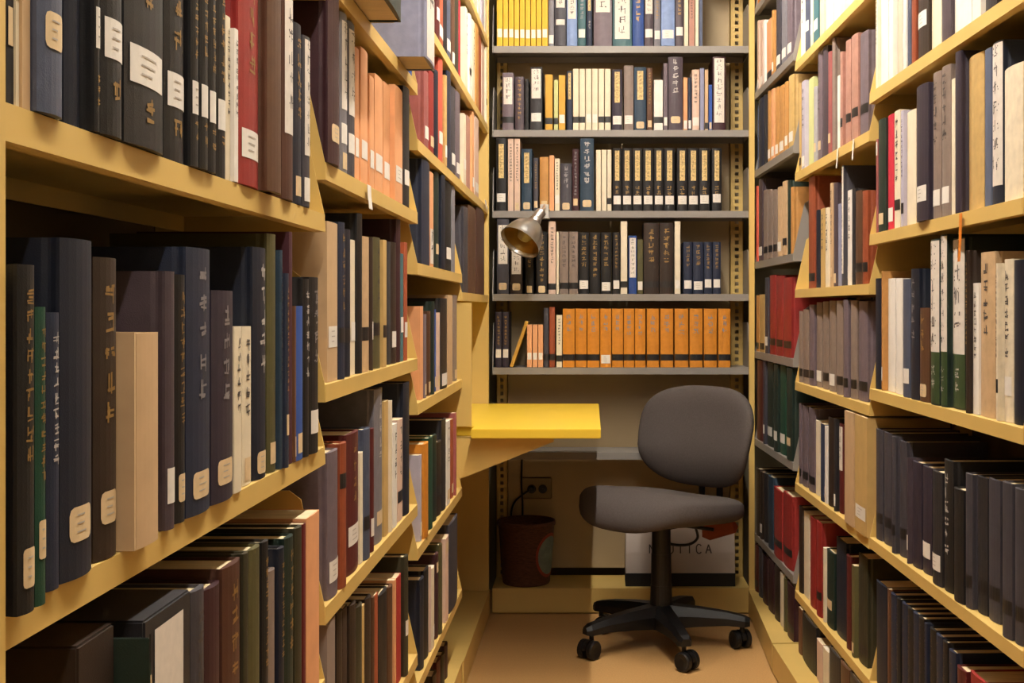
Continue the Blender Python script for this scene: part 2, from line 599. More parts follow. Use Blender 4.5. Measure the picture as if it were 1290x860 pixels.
ROWS['L1', 2] = """
98 144 800 dkbrown Z L24
147 180 805 dkgreen C84 B97 d-18
182 240 762 char Z Y50-95 d2
240 256 742 dkgrey tk
257 276 738 maroon
277 302 710 chestnut tg
303 312 697 dkolive
313 326 690 olive
327 337 682 black tg
337 345 718 taupe
346 357 690 dnavy tg
358 368 676 dkgreen tg
369 379 664 dkolive
380 385 660 dkred S
386 402 648 peach S
"""
ROWS['L2', 5] = """
441 448 - brown
449 456 - rust S
457 464 - dkbrown
468 474 - cream S d-38
475 505 - dkgreen d-50
506 514 20 crimson S
515 519 26 blue S
535 547 -8 ltslate d-52 P3-97
"""
ROWS['L2', 4] = """
412 427 - maroon C18 d-2
428 436 -5 grey L25 P40-95 C8
437 446 -5 dkgrey P40-95 L22
447 452 62 peach S V L26
453 463 64 peach S V L26
464 471 98 peach S V L26
472 482 98 peach S V L25
483 491 107 peach S V L24
492 507 112 peach S V L24
508 515 112 char L24
"""
ROWS['L2', 3] = """
412 425 281 beige S L28
426 433 281 navy tg B28
434 440 290 dnavy B28
441 447 303 cream S L32
448 455 270 black
456 464 299 beige B28
465 470 300 dkbrown S L30
470 478 300 olive tk B30
479 487 303 tan S B28
488 492 305 char S
492 498 306 dkbrown L20
499 503 270 maroon
504 508 320 teal S L34
509 513 306 rust S L26
"""
ROWS['L2', 2] = """
412 425 568 mauve L18
426 435 558 rust B74
436 451 545 dkred tg L27
452 457 570 cream S
458 465 540 slate B28
466 470 540 dkred L20
471 481 490 grey tw45-97 C16
482 489 505 tan S
490 494 505 cream S
495 500 534 white S tk
501 507 528 blush S tk B24
508 515 482 dnavy
"""
ROWS['L2', 1] = """
412 422 775 taupe S
424 430 770 dkbrown
431 437 765 dkbrown S
438 447 760 dkbrown
448 455 762 dkolive
456 459 762 tan S
460 466 752 dkbrown
467 471 752 brown
472 476 748 rust S
477 487 745 black
488 493 738 brown
494 499 730 peach S
500 505 725 red S
506 513 700 dkolive L40
"""
ROWS['L3', 6] = """
549 553 - dkred L25
553 558 - rust S L20
558 562 - char
562 567 - slate L16
567 572 - brown L10
572 577 - dkolive
578 584 2 crimson
"""
ROWS['L4', 3] = """
586 589 12 cream S tk
590 594 20 white S B30
595 598 28 cream S tk
599 603 34 ginger S
603 606 40 rust S
607 610 46 blush S
611 616 60 cream S tk B30
"""
ROWS['L4', 4] = """
597 601 - blush S tk
602 605 - white S B40
606 610 - lavender S tk
611 616 - cream S tk
"""
ROWS['L3', 5] = """
534 539 92 rose L22
540 546 92 red C16
547 551 90 dnavy
552 557 76 coral L24
558 562 96 tan L16
563 567 92 navy
568 573 112 dkgrey tk L16
574 579 118 mauve L12
580 583 128 dkgrey S
"""
ROWS['L4', 2] = """
584 587 145 cream S L30
588 592 148 pinkbrown S
593 597 140 peach S L14
598 603 146 blush S L12
"""
ROWS['L3', 4] = """
531 541 192 navy
541 546 218 peach S P3-40
547 552 212 dkgreen C20
553 560 200 dnavy
561 568 205 black L20
569 573 222 grey S
"""
ROWS['L4', 1] = """
584 589 262 dkgrey
590 599 262 brown
600 610 264 chestnut
611 616 292 navy
"""
ROWS['L3', 3] = """
529 533 386 peach S
534 537 396 mauve S C10
538 541 392 brown C10
542 546 380 dkgreen
547 549 390 blue S C12
550 554 394 blush S C12
555 563 376 black L10
564 570 372 beige S
571 575 372 taupe C8
"""
ROWS['L3', 2] = """
529 531 573 lavender S L14
532 539 558 orange V
540 544 551 green
545 549 548 dkgreen B30
550 555 556 dkbrown B34
556 561 528 char
562 567 530 white S tk C12
568 571 528 rust S C12
572 575 520 rose S
"""
ROWS['L3', 1] = """
529 533 728 dnavy
534 539 716 black
540 543 714 blush S L20
544 547 714 cream S L20
548 551 697 maroon C84
552 556 685 olive
557 560 675 maroon
561 565 676 blush S C88
566 576 654 dkgrey
"""
ROWS['L3', 0] = """
545 549 850 dkbrown
550 554 840 dkred
555 559 830 dkolive
560 563 822 maroon
"""
ROWS['B', 6] = """
626 633 - yellow S V L18
634 640 - yellow S V L18
641 647 - yellow S V L18
648 654 - yellow S V L18
655 661 - yellow S V L18
662 668 - yellow S V L18
669 675 - yellow S V L18
676 682 - yellow S V L18
683 690 - yellow S V L18
691 698 - grey L10
699 713 - dkgrey P55-99 P30-38
714 727 - ltblue P40-99
728 738 - teal ts L18
739 746 - navy Q50-97 tw20-36
748 771 - mauve P50-96
772 796 - teal P10-97
797 811 - blue tg30-90
812 823 - dkmauve P45-97 L18
824 832 - grey tg L17
833 850 - ltblue tg60-95 L17
851 861 - dkmauve tg40-95 L22
862 867 - cream S
868 875 - pinkbrown S tk
876 880 - cream S
881 885 - slate S
"""
ROWS['B', 5] = """
633 647 92 mauve P45-92 B18
649 660 97 dkmauve tg10-95
661 666 100 black
668 683 85 char P50-97 L20
687 696 94 gold S B16
698 703 101 lime S B18
704 712 95 gold S L20
714 721 90 navy Q52-97
722 729 87 cream S V B17
730 737 87 cream S V B17
738 745 87 cream S V L19
746 753 87 cream S V L19
754 761 87 cream S V B17
762 769 87 cream S V B17
771 784 88 purple Q45-96 L16
786 798 83 taupe L16
799 814 85 petrol Q48-94 C8
815 822 86 brown C10 tg
824 835 101 white S B20
836 841 80 mauve L13
842 860 72 dkmauve tw45-97 C14
861 866 98 peach S L8
867 871 98 navy L10
872 881 88 blush tk L14
882 887 86 ltslate S
888 892 88 beige S B4
893 897 107 blue S C10
898 914 72 maroon P10-98
"""
ROWS['B', 4] = """
625 638 173 black Q45-92 L18
640 647 174 blush S tk
648 655 174 blush S tk C6
657 670 188 petrol Q45-94 C8
672 678 199 dkgrey tg C12
680 691 198 ginger C12
692 698 196 peach S
699 705 200 cream S tk L22
706 720 206 dkgrey ts C8
721 729 188 maroon ts20-95 C14
731 748 172 petrol tw35-95 C10
751 757 189 cream V S
758 764 189 cream V S
765 770 189 cream V S B16
772 783 187 black V Q48-96 L17 tg22-40
784 796 187 black V Q48-96 L17 tg22-40
797 809 187 black V Q48-96 L17 tg22-40
810 823 187 black V Q48-96 L17 tg22-40
824 836 187 black V Q48-96 L17 tg22-40
837 850 187 black V Q48-96 L17 tg22-40
853 866 187 black V Q48-96 L17 tg22-40
867 880 187 black V Q48-96 L17 tg22-40
881 894 187 black V Q48-96 L18 tg22-40
897 909 187 black V Q48-96 L20 tg22-40
"""
ROWS['B', 3] = """
626 641 276 dkgrey P40-92 C10
643 658 282 dkbrown P28-90 C10
662 672 290 black tg C7
676 689 292 black tg15-95 C7
691 700 279 blush S tk B10
701 704 292 cream S
705 716 292 taupe V tk B13
717 728 292 taupe V tk B13
729 742 293 black V tg35-96 L15
743 756 293 black V tg20-96
757 770 293 black V tg35-96 L12
772 781 293 black V tg35-96 L15
782 790 279 cream S B13
792 802 297 blue P28-96
803 810 302 olive L15
811 830 281 dkbrown V tg35-92 B13
831 848 281 dkbrown V tg35-92 B13
850 857 279 cream S L13
861 872 305 navy V tg45-95 L18
873 886 305 navy V tg45-95 L16
887 897 305 navy V tg45-95 L20
898 908 305 navy V tg45-95 L20
"""
ROWS['B', 2] = """
624 632 393 purple V tg L25
633 641 393 purple V tg L25
642 646 402 gold S h19
664 670 409 peach S V L26
671 677 409 peach S V L26
678 684 409 peach S V L26
685 691 388 dkgrey B17
692 699 387 rust B17
701 708 397 cream S tk B17
709 724 389 orange V ts50-90 B17
725 739 389 orange V ts50-90 B17
740 755 389 orange V ts50-90 B17
756 770 389 orange V ts50-90 L14
771 785 389 orange V ts50-90 B17
786 799 389 orange V ts50-90 B17
800 813 389 orange V ts50-90 B17
815 830 389 orange V ts50-90 B17
832 848 389 orange V ts50-90 B17
850 867 389 orange V ts50-90 B17
869 885 389 orange V ts50-90 B17
887 903 389 orange V ts50-90 B17
905 920 389 orange V ts50-90 B17
"""
ROWS['R1', 5] = """
1097 1109 - cream S tk
1110 1119 - white S V
1120 1130 - white S V
1131 1137 - blush S
1138 1143 - white L25
1144 1148 - slate
1149 1156 - rust
1157 1172 - dkbrown L30
1174 1186 - cream S
1187 1202 - dkmauve tg
1203 1224 - white S tk
1225 1241 - white S
1242 1256 - char
"""
ROWS['R1', 4] = """
1097 1100 176 dkgrey
1101 1106 176 rose L90
1107 1118 151 dkgreen C12
1119 1126 145 crimson S L14
1127 1134 140 cream S tk B20
1135 1142 140 lavender S tk B16
1143 1154 140 cream S
1155 1175 108 purple L20 d-3
1176 1186 92 taupe tk40-95 L14
1187 1198 84 taupe tk40-95 L14
1199 1203 100 cream S
1204 1219 66 purple d3
1221 1240 70 tan
1241 1250 62 slate S
1251 1264 54 dnavy W12-99
1266 1289 84 cream
"""
ROWS['R1', 3] = """
1097 1102 352 green P40-92
1103 1110 351 dnavy
1111 1118 342 ginger L14
1119 1128 351 white S V
1129 1137 351 white S V
1138 1147 352 slate L18
1148 1158 339 dnavy ts
1159 1171 388 brown tg C12
1173 1185 302 dkgreen V Xmoss33 W32-99 tw6-24
1186 1199 296 dkgreen V Xmoss33 W32-99 tw6-24
1201 1216 300 dkgreen V Xmoss33 W32-99 tw6-24
1217 1225 316 dkbrown tg
1226 1234 357 white S tk
1236 1254 318 beige tk
1255 1265 332 cream V tk B22
1266 1277 327 cream V tk L22
1278 1290 328 dnavy
"""
ROWS['R1', 2] = """
1097 1103 540 purple
1104 1113 541 dkgrey V B20
1114 1123 545 dkgrey V B20
1124 1133 550 dkgrey V B20
1134 1142 556 dkgrey V B20
1143 1149 577 dkmauve L20
1150 1162 582 purple
1163 1174 588 purple L22
1175 1188 594 char L20
1190 1201 580 black tw25-90
1202 1216 616 black
1217 1230 597 dkgrey V B20
1232 1245 601 char V B20
1246 1260 604 dkgrey V B20
1263 1277 608 dkgrey V B20
1279 1290 616 dkgrey V B20
"""
ROWS['R1', 1] = """
1097 1117 735 dnavy
1118 1122 742 brown S
1123 1129 748 navy V tk10-95
1130 1136 754 black V tk10-95
1137 1143 760 navy V tk10-95
1144 1150 766 black V tk10-95
1151 1157 772 navy V tk10-95
1158 1164 778 black V tk10-95
1165 1171 785 navy V tk10-95
1172 1179 792 black V tk10-95
1180 1187 800 navy V tk10-95
1188 1195 808 black V tk10-95
1196 1204 820 navy V tk10-95
1206 1222 842 dkred
1223 1242 852 red
1243 1262 870 black
"""
ROWS['R2', 6] = """
1003 1008 - ltgrey S
1009 1014 - white S tk
1015 1020 - slate L30
1021 1024 - cream S L22
1025 1031 - teal S L20
1033 1040 - blush S B50
1041 1050 - white S tk
1051 1064 - white S
1065 1080 - cream S
"""
ROWS['R2', 5] = """
1003 1009 105 tan S B12
1010 1018 103 lavender S tk L10
1019 1025 99 lime S
1026 1030 110 ltgrey C20
1031 1036 56 mauve tk C14
1037 1043 46 dkmauve
1044 1048 66 rose C16
1049 1054 32 taupe
1055 1058 96 white S
1059 1065 66 pinkbrown V B26
1066 1072 52 pinkbrown V B26
1073 1083 45 pinkbrown V B26
1084 1094 42 mauve V B26
"""
ROWS['R2', 4] = """
1019 1028 211 rust B10
1029 1033 265 dnavy
1034 1039 263 tan S tk
1040 1045 262 cream S tk
1046 1050 231 beige S tk C14
1051 1055 231 dkmauve C8
1056 1060 257 ltslate S
1061 1067 209 dkgrey W10-99
1068 1073 240 white S tk L14
1074 1077 238 char
1078 1086 241 brown B18
1087 1093 241 rust B18
"""
ROWS['R2', 3] = """
1004 1011 392 taupe V B14
1012 1019 390 taupe V B14
1020 1026 384 mauve V B14
1029 1036 381 taupe V L13
1037 1044 380 taupe V B14
1045 1053 379 taupe V L13
1054 1062 379 taupe V B15
1063 1071 378 mauve V B15
1072 1081 379 taupe V B15
1082 1093 380 mauve V B15
"""
ROWS['R2', 2] = """
1004 1010 508 mauve V B14
1011 1018 511 mauve V B14
1019 1027 514 mauve V B14
1028 1033 530 cream S
1034 1038 534 navy S
1039 1043 537 white S L14
1044 1050 526 dkbrown
1051 1057 528 char L12
1058 1063 534 dkred P48-97
1064 1075 516 beige S d-4
1077 1093 520 tan S L18 d-4
"""
ROWS['R2', 1] = """
1006 1012 638 dkbrown
1013 1020 646 cream S
1021 1028 652 red V
1029 1035 657 red V B22
1037 1041 690 cream S
1042 1053 694 dkgreen C30
1054 1066 680 dnavy
1067 1072 700 dkred
1073 1080 712 olive S C10
1082 1093 700 dkolive B14
"""
ROWS['R2', 0] = """
1006 1010 766 brown S
1011 1028 772 black
1029 1036 808 blush S
1037 1044 818 cream S
1045 1058 815 char
1059 1070 820 brown
1071 1090 830 dkbrown
"""
ROWS['R3', 7] = """
949 953 - dkgrey
954 958 - orange S
"""
ROWS['R3', 6] = """
950 953 28 mauve S L12
954 957 27 blush S L10
958 961 27 blush S L12
962 965 26 white S L14
966 972 26 peach S B10
973 977 14 ginger L12
978 984 - dkgrey V L14
985 991 - grey V L14
992 998 - mauve V L14
"""
ROWS['R3', 5] = """
950 955 130 slate tg
956 962 125 navy
963 967 120 char
968 971 115 ginger V L12
972 976 113 peach V L12
977 981 111 ginger V L12
982 988 109 ginger V L12
989 993 104 ginger V L14
994 1000 96 tan V L14
"""
ROWS['R3', 4] = """
952 955 235 coral S
956 961 226 dkmauve L12
962 967 240 taupe V B14
968 973 240 taupe V B14
974 979 240 taupe V B14
980 985 236 beige V L14
986 992 229 beige V B18
993 996 228 dkgreen
997 1000 236 ginger V
"""
ROWS['R3', 3] = """
950 956 372 ginger S B10
957 963 371 tan S B10
964 968 350 dkgrey L16
970 977 347 red V B16
978 986 348 red V B16
987 997 350 red V B16
"""
ROWS['R3', 2] = """
950 961 452 dkred
962 966 455 dkgrey L18
967 974 456 dkgreen L18
975 982 457 dkgreen L18
983 990 459 green L18
991 998 462 dkgreen C20
"""
ROWS['R3', 1] = """
953 957 590 dkbrown
958 962 594 dkbrown L16
963 967 596 char
968 974 600 petrol
975 986 616 red V B22
987 998 622 red V B22
"""
ROWS['R3', 0] = """
950 955 686 dkred B18
956 960 690 dkgrey
961 967 700 maroon
968 975 705 maroon
976 982 712 dkbrown
983 987 722 cream S
988 991 728 olive
992 1000 735 maroon B20
"""

n_books = {}
WORDS = {0: 'lowest shelf'}
for (bk, si), text in ROWS.items():
    b = BAYS[bk]
    base = SHELF[bk][si]
    clear = (SHELF[bk][si + 1] if si + 1 < len(SHELF[bk]) else 2.42) - LIP - .006
    levels = sorted((s for (q, s) in ROWS if q == bk), reverse=True)
    pos = levels.index(si)
    shelf_name = 'top visible shelf' if pos == 0 else ORD[pos] + ' shelf down'
    recs = []
    for line in text.strip().splitlines():
        p = line.split()
        recs.append((float(p[0]), float(p[1]), None if p[2] == '-' else float(p[2]), p[3], p[4:]))
    items = []
    for i, (x0, x1, yt, col, mk) in enumerate(recs):
        rng = random.Random(hash((bk, si, i)) if False else sum(map(ord, bk)) * 1000 + si * 100 + i)
        dd = rng.uniform(.002, .012) if bk[0] != 'R' or bk == 'R3' else rng.uniform(.004, .022)
        lean = 0.0
        for tk in mk:
            if tk[0] == 'd' and tk[1:].lstrip('-').isdigit():
                dd = float(tk[1:]) / 1000
            if tk[0] == 'h' and tk[1:].lstrip('-').isdigit():
                lean = float(tk[1:])
        if bk == 'L1':
            dd -= .006
        if si == 0 and bk == 'R3':
            dd = .003
        elif si == 0 and bk == 'R2':
            dd = -.004
        elif si == 0:
            dd += .02
        sa, sb = sorted((b.ray(x0, dd), b.ray(x1, dd)))
        items.append([sa, sb, yt, col, mk, dd, lean, i, rng, x1 - x0])
    items.sort(key=lambda r: r[0])
    prev = .0045
    for it in items:
        sa, sb, yt, col, mk, dd, lean, i, rng, wpx = it
        sa = max(sa, prev + .0004)
        sb = max(sb, sa + .0035)
        sb = min(sb, b.len - (.0215 if bk == 'L4' else .0045))
        if sb - sa < .003:
            continue
        prev = sb
        t = sb - sa
        ym = b.w((sa + sb) / 2, dd).y
        if yt is None:
            h = rng.uniform(.235, .262)
        else:
            h = CAMH + (PY - yt) * ym / F - base
        h = max(.09, min(h, clear - base))
        dmax = (.17 if bk == 'B' else .185) - max(dd, 0) + max(-dd, 0)
        d = max(.10, min(dmax, h * rng.uniform(.68, .76)))
        soft = 'S' in mk
        marks = ' '.join(m for m in mk if m != 'S')
        root, name, words = make_book(t, h, d, col, marks, soft, rng, wpx > 11)
        q = b.w((sa + sb) / 2, dd)
        root.location = (q.x, q.y, base + .0008)
        root.rotation_euler = (0, 0, b.rot)
        if lean:
            a = math.radians(lean)
            root.rotation_euler = (0, a, b.rot)
            root.location.z = base + .0006 + t / 2 * math.sin(a)
        o = ORD[i]
        kind = {'book': 'book', 'paperback': 'paperback', 'bound_volume': 'bound volume', 'slipcase': 'slipcase'}[name]
        cname = PAL[col][1]
        first = ''
        if words:
            first = ' with ' + words[0]
        desc = cname + ' ' + kind + first
        place = f', {o} from left, {shelf_name}, {BAYINFO[bk][1]}'
        if len((desc + place).split()) > 16:
            desc = cname + ' ' + kind
        root['label'] = desc + place
        root['category'] = kind
        if name == 'bound_volume':
            root['group'] = f'{cname} bound set on the {shelf_name} of the {BAYINFO[bk][1]}'
        else:
            root['group'] = f'books on the {shelf_name} of the {BAYINFO[bk][1]}'
        n_books[kind] = n_books.get(kind, 0) + 1
print('BOOKS', n_books)

# ------------------------------------------------------------------ study desk
desk = empty('study_desk', (-.36, 3.9, 0))
tag(desk, 'bright yellow wall desk on a sloping bracket at the end of the left bookcases', 'desk')
def dl(x, y, z): return (x + .36, y - 3.9, z)
bm = bmesh.new()
add_prism(bm, [(-.334, 3.40), (.026, 3.40), (.026, 4.317), (-.55, 4.317), (-.55, 3.478), (-.334, 3.478)], .723, .749, lambda p, q, r: dl(p, q, r))
bevel(bm, .002, 2)
link('desktop', bm, M_DESK, desk)
bm = bmesh.new()      # upright side panel between the desk and the shelf above it
add_box(bm, -.55, -.339, 3.461, 3.476, .751, 1.10, dl)
link('side_panel', bm, M_YEL, desk)
for y in (3.461, 4.29):
    bm = bmesh.new()
    add_prism(bm, [(-.55, .721), (-.106, .721), (-.106, .708), (-.358, .608), (-.55, .55)], y, y + .004, lambda p, q, r: dl(p, r, q))
    add_box(bm, -.55, -.106, y, y + .022, .7185, .7215, dl)
    link('bracket', bm, M_YEL, desk)

# ------------------------------------------------------------------ office chair
CX, CY = .224, 3.93
chair = empty('office_chair', (CX, CY, 0))
tag(chair, 'grey upholstered swivel office chair on a black five star base', 'chair')
fx, fy = -.70, -.714           # the way it faces
rx, ry = .714, -.70            # its own left-hand side seen from behind, towards the lens
def cl(r, f, z): return (rx * r + fx * f, ry * r + fy * f, z)

def sgnpow(c, e): return math.copysign(abs(c) ** e, c)

bm = bmesh.new()
NU, NV = 48, 20
rings = []
for j in range(NV + 1):
    ph = -math.pi / 2 + math.pi * j / NV
    ring = []
    for i in range(NU):
        th = 2 * math.pi * i / NU
        cr = sgnpow(math.cos(ph), .55)
        r = .245 * sgnpow(math.cos(th), .72) * cr
        f = .235 * sgnpow(math.sin(th), .72) * cr
        zt = sgnpow(math.sin(ph), .8)
        thick = .046 + .016 * max(0, f / .235)
        z = .450 + zt * thick
        z += .085 * f                                    # tipped back
        if zt > 0:
            z -= .016 * math.exp(-((f + .05) / .10) ** 2) * (1 - min(1, abs(r) / .24)) # dished
            z += .016 * (r / .245) ** 2
        z -= .05 * max(0, (f - .12) / .115) ** 2          # waterfall front edge
        ring.append(bm.verts.new(cl(r, f, z)))
    rings.append(ring)
for a, c in zip(rings, rings[1:]):
    for i in range(NU):
        bm.faces.new((a[i], a[(i + 1) % NU], c[(i + 1) % NU], c[i]))
bmesh.ops.remove_doubles(bm, verts=bm.verts, dist=.0004)
seat = link('seat', bm, M_FAB, chair, smooth=True)

bm = bmesh.new()
rings = []
for j in range(NV + 1):
    ph = -math.pi / 2 + math.pi * j / NV
    ring = []
    for i in range(NU):
        th = 2 * math.pi * i / NU
        cr = sgnpow(math.cos(ph), .5)
        r = .236 * sgnpow(math.cos(th), .70) * cr
        v = .166 * sgnpow(math.sin(th), .70) * cr
        r *= 1 + .05 * (v / .163)
        f = -.218 + .036 * sgnpow(math.sin(ph), .85)
        f += .05 * (r / .232) ** 2 - .10 * v + .018 * math.exp(-((v + .06) / .08) ** 2)
        ring.append(bm.verts.new(cl(r, f, .66 + v)))
    rings.append(ring)
for a, c in zip(rings, rings[1:]):
    for i in range(NU):
        bm.faces.new((a[i], a[(i + 1) % NU], c[(i + 1) % NU], c[i]))
bmesh.ops.remove_doubles(bm, verts=bm.verts, dist=.0004)
link('backrest', bm, M_FAB, chair, smooth=True)
for s in (-.038, .038):
    bm = bmesh.new()
    add_tube(bm, bez([cl(s, -.03, .400), cl(s, -.16, .398), cl(s, -.238, .412), cl(s, -.252, .48), cl(s, -.246, .62)], 8), .011, 10)
    link('back_support', bm, M_STEEL, chair, smooth=True)
bm = bmesh.new()
add_box(bm, -.09, .09, -.10, .10, .392, .416, lambda x, y, z: cl(x, y, z))
bevel(bm, .006)
link('seat_plate', bm, M_STEEL, chair)
bm = bmesh.new()
for prof in ([(.001, .10), (.036, .10), (.0345, .20), (.0325, .20), (.032, .30), (.0305, .30), (.030, .40), (.001, .40)],):
    add_lathe(bm, prof, (0, 0, 0), (0, 0, 1), 24)
link('gas_column', bm, M_STEEL, chair, smooth=False)
bm = bmesh.new()
add_lathe(bm, [(.001, .062), (.042, .062), (.050, .075), (.050, .115), (.040, .135), (.001, .138)], (0, 0, 0), (0, 0, 1), 28)
link('base_hub', bm, M_PLA, chair, smooth=True)
for k in range(5):
    a = math.radians(-78 + 72 * k)
    c, s = math.cos(a), math.sin(a)
    def lg(u, v, z): return (c * u - s * v, s * u + c * v, z)
    bm = bmesh.new()
    st = [(.030, .034, .066, .138), (.12, .029, .074, .130), (.21, .024, .078, .118), (.266, .022, .074, .106), (.282, .014, .076, .098)]
    rr = []
    for u, hw, z0, z1 in st:
        rr.append([bm.verts.new(lg(u, v, z)) for v, z in ((-hw, z0), (hw, z0), (hw, z0 + (z1 - z0) * .55), (hw * .6, z1), (-hw * .6, z1), (-hw, z0 + (z1 - z0) * .55))])
    for p, q in zip(rr, rr[1:]):
        for i in range(6):
            bm.faces.new((p[i], p[(i + 1) % 6], q[(i + 1) % 6], q[i]))
    bm.faces.new(rr[0]); bm.faces.new(rr[-1][::-1])
    link('leg', bm, M_PLA, chair)
    bm = bmesh.new()
    add_tube(bm, [lg(.258, 0, .044), lg(.258, 0, .082)], .0075, 10)
    yaw = a + math.radians((35, 120, 60, 200, 20)[k])
    ax = Vector((-math.sin(yaw), math.cos(yaw), 0))
    ctr = Vector(lg(.258, 0, .0299)) + Vector((math.cos(yaw), math.sin(yaw), 0)) * .012
    # hood over the twin wheels
    n = 14
    pr = [(math.cos(math.pi * i / n), math.sin(math.pi * i / n)) for i in range(n + 1)]
    dirv = Vector((math.cos(yaw), math.sin(yaw), 0))
    add_prism(bm, [(p * .0285, q * .0285) for p, q in pr], -.007, .007, lambda p, q, r: tuple(ctr + dirv * p + Vector((0, 0, 1)) * (q + .001) + ax * r))
    cs = link('caster', bm, M_PLA, chair)
    for sd in (-1, 1):
        bm = bmesh.new()
        add_lathe(bm, [(.001, .009), (.024, .009), (.0295, .012), (.0295, .025), (.025, .0285), (.009, .026), (.001, .026)], ctr, ax * sd, 22)
        link('wheel', bm, M_PLA, cs, smooth=False)
bm = bmesh.new()
lev = [cl(.06, -.02, .394), cl(.12, -.05, .390), cl(.165, -.06, .388)]
add_tube(bm, bez(lev, 8), .006, 8)
link('height_lever', bm, M_STEEL, chair, smooth=True)
bm = bmesh.new()
add_tube(bm, bez([cl(.10, -.05, .392), cl(.075, -.09, .345), cl(.03, -.09, .318), cl(-.02, -.05, .325), cl(-.01, -.01, .385)], 10), .0045, 8)
link('cable', bm, M_PLA, chair, smooth=True)
bm = bmesh.new()
p = [cl(.085, -.10, .400), cl(.135, -.19, .408), cl(.150, -.205, .378), cl(.155, -.185, .360), cl(.115, -.105, .342), cl(.095, -.09, .352)]
va = [bm.verts.new(q) for q in p]
vb = [bm.verts.new((q[0] + .0012, q[1] + .0012, q[2])) for q in p]
bm.faces.new(va); bm.faces.new(vb[::-1])
for i in range(len(p)):
    bm.faces.new((va[i], vb[i], vb[(i + 1) % len(p)], va[(i + 1) % len(p)]))
tg = link('hang_tag', bm, M_TAG, chair)
tg['label'] = 'orange paper tag under the seat'

# ------------------------------------------------------------------ clamp lamp
lamp = empty('clamp_lamp', (-.19, 4.33, 1.41))
tag(lamp, 'aluminium reflector clamp lamp clipped to a grey shelf of the back bookcase', 'lamp')
def ll(p): return (p[0] + .19, p[1] - 4.33, p[2] - 1.41)
ax = Vector((-.46, -.50, -.73)).normalized()
mouth = Vector((-.243, 4.15, 1.306))
apex = mouth - ax * .105
bm = bmesh.new()
prof = [(.018, .0), (.022, .008), (.036, .018), (.052, .038), (.064, .064), (.0705, .092), (.0725, .104), (.0735, .105), (.0712, .1015),
        (.069, .091), (.0625, .064), (.0505, .0385), (.035, .020), (.018, .010)]
add_lathe(bm, [(r, h) for r, h in prof], ll(apex), ax, 40)
sh = link('lamp_shade', bm, M_ALU, lamp, smooth=True)
bm = bmesh.new()
add_lathe(bm, [(.0682, .090), (.0615, .0635), (.0495, .0390), (.0345, .0212), (.019, .0115), (.002, .0112)], ll(apex), ax, 40)
o = link('reflector_lining', bm, M_ALUI, sh, smooth=True)
bm = bmesh.new()
add_lathe(bm, [(.001, -.052), (.013, -.052), (.0175, -.046), (.0185, -.012), (.0215, -.006), (.0215, .006), (.001, .006)], ll(apex), ax, 24)
link('socket', bm, M_ALU, lamp, smooth=False)
bm = bmesh.new()
add_lathe(bm, [(.001, .012), (.013, .012), (.014, .026), (.025, .048), (.028, .064), (.021, .082), (.001, .090)], ll(apex), ax, 24)
link('bulb', bm, mat('frosted bulb glass', 'b8a888', .3), lamp, smooth=True)
tail = apex - ax * .05
bm = bmesh.new()
add_tube(bm, bez([ll(tail), ll(tail + Vector((.006, .035, .012))), ll((-.165, 4.325, 1.447))], 8), .006, 10)
link('swivel_arm', bm, M_ALU, lamp, smooth=True)
for s, z0, z1 in ((1, 1.4315, 1.4350), (-1, 1.4010, 1.4045)):
    bm = bmesh.new()
    add_box(bm, -.183, -.147, 4.315, 4.375 if s < 0 else 4.352, z0, z1, lambda x, y, z: ll((x, y, z)))
    bevel(bm, .001, 1)
    link('clamp_jaw', bm, M_ALU, lamp)
bm = bmesh.new()
add_box(bm, -.180, -.150, 4.312, 4.316, 1.401, 1.450, lambda x, y, z: ll((x, y, z)))
add_tube(bm, [ll((-.165, 4.318, 1.418)), ll((-.165, 4.300, 1.418))], .007, 10)
link('clamp_spring', bm, M_ALU, lamp)

# ------------------------------------------------------------------ waste basket, bag, outlet, cord
bk = empty('waste_basket', (-.236, 4.445, .0915))
tag(bk, 'dark brown round waste basket under the yellow desk', 'basket')
bm = bmesh.new()
add_lathe(bm, [(.001, 0), (.083, 0), (.086, .006), (.102, .215), (.104, .222), (.101, .222), (.099, .215), (.083, .008), (.001, .006)], (0, 0, 0), (0, 0, 1), 40)
link('body', bm, M_WICK, bk, smooth=True)
bm = bmesh.new()
add_lathe(bm, [(.1015, .208), (.1055, .210), (.1065, .218), (.105, .226), (.1005, .226), (.0995, .218)], (0, 0, 0), (0, 0, 1), 40)
link('rim', bm, M_WICK, bk, smooth=True)
def on_bin(az, z, off):
    r = .086 + (.102 - .086) * (z - .006) / .209 + off
    return (r * math.cos(az), r * math.sin(az), z)
for nm, rad, off, mm, lb in (('patch_edge', .064, .0012, M_REDT, 'red edging of the patch'), ('printed_patch', .055, .002, M_LINER, 'grey-green printed patch')):
    bm = bmesh.new()
    a0 = math.radians(-28)
    cv = []
    for rr_ in (0, .5, 1):
        for i in range(28 if rr_ else 1):
            t = 2 * math.pi * i / 28
            cv.append(bm.verts.new(on_bin(a0 + rad * rr_ * math.cos(t) / .095, .108 + rad * 1.25 * rr_ * math.sin(t), off)))
    for i in range(28):
        j = (i + 1) % 28
        bm.faces.new((cv[0], cv[1 + i], cv[1 + j]))
        bm.faces.new((cv[1 + i], cv[29 + i], cv[29 + j], cv[1 + j]))
    o = link(nm, bm, mm, bk)
    o['label'] = lb

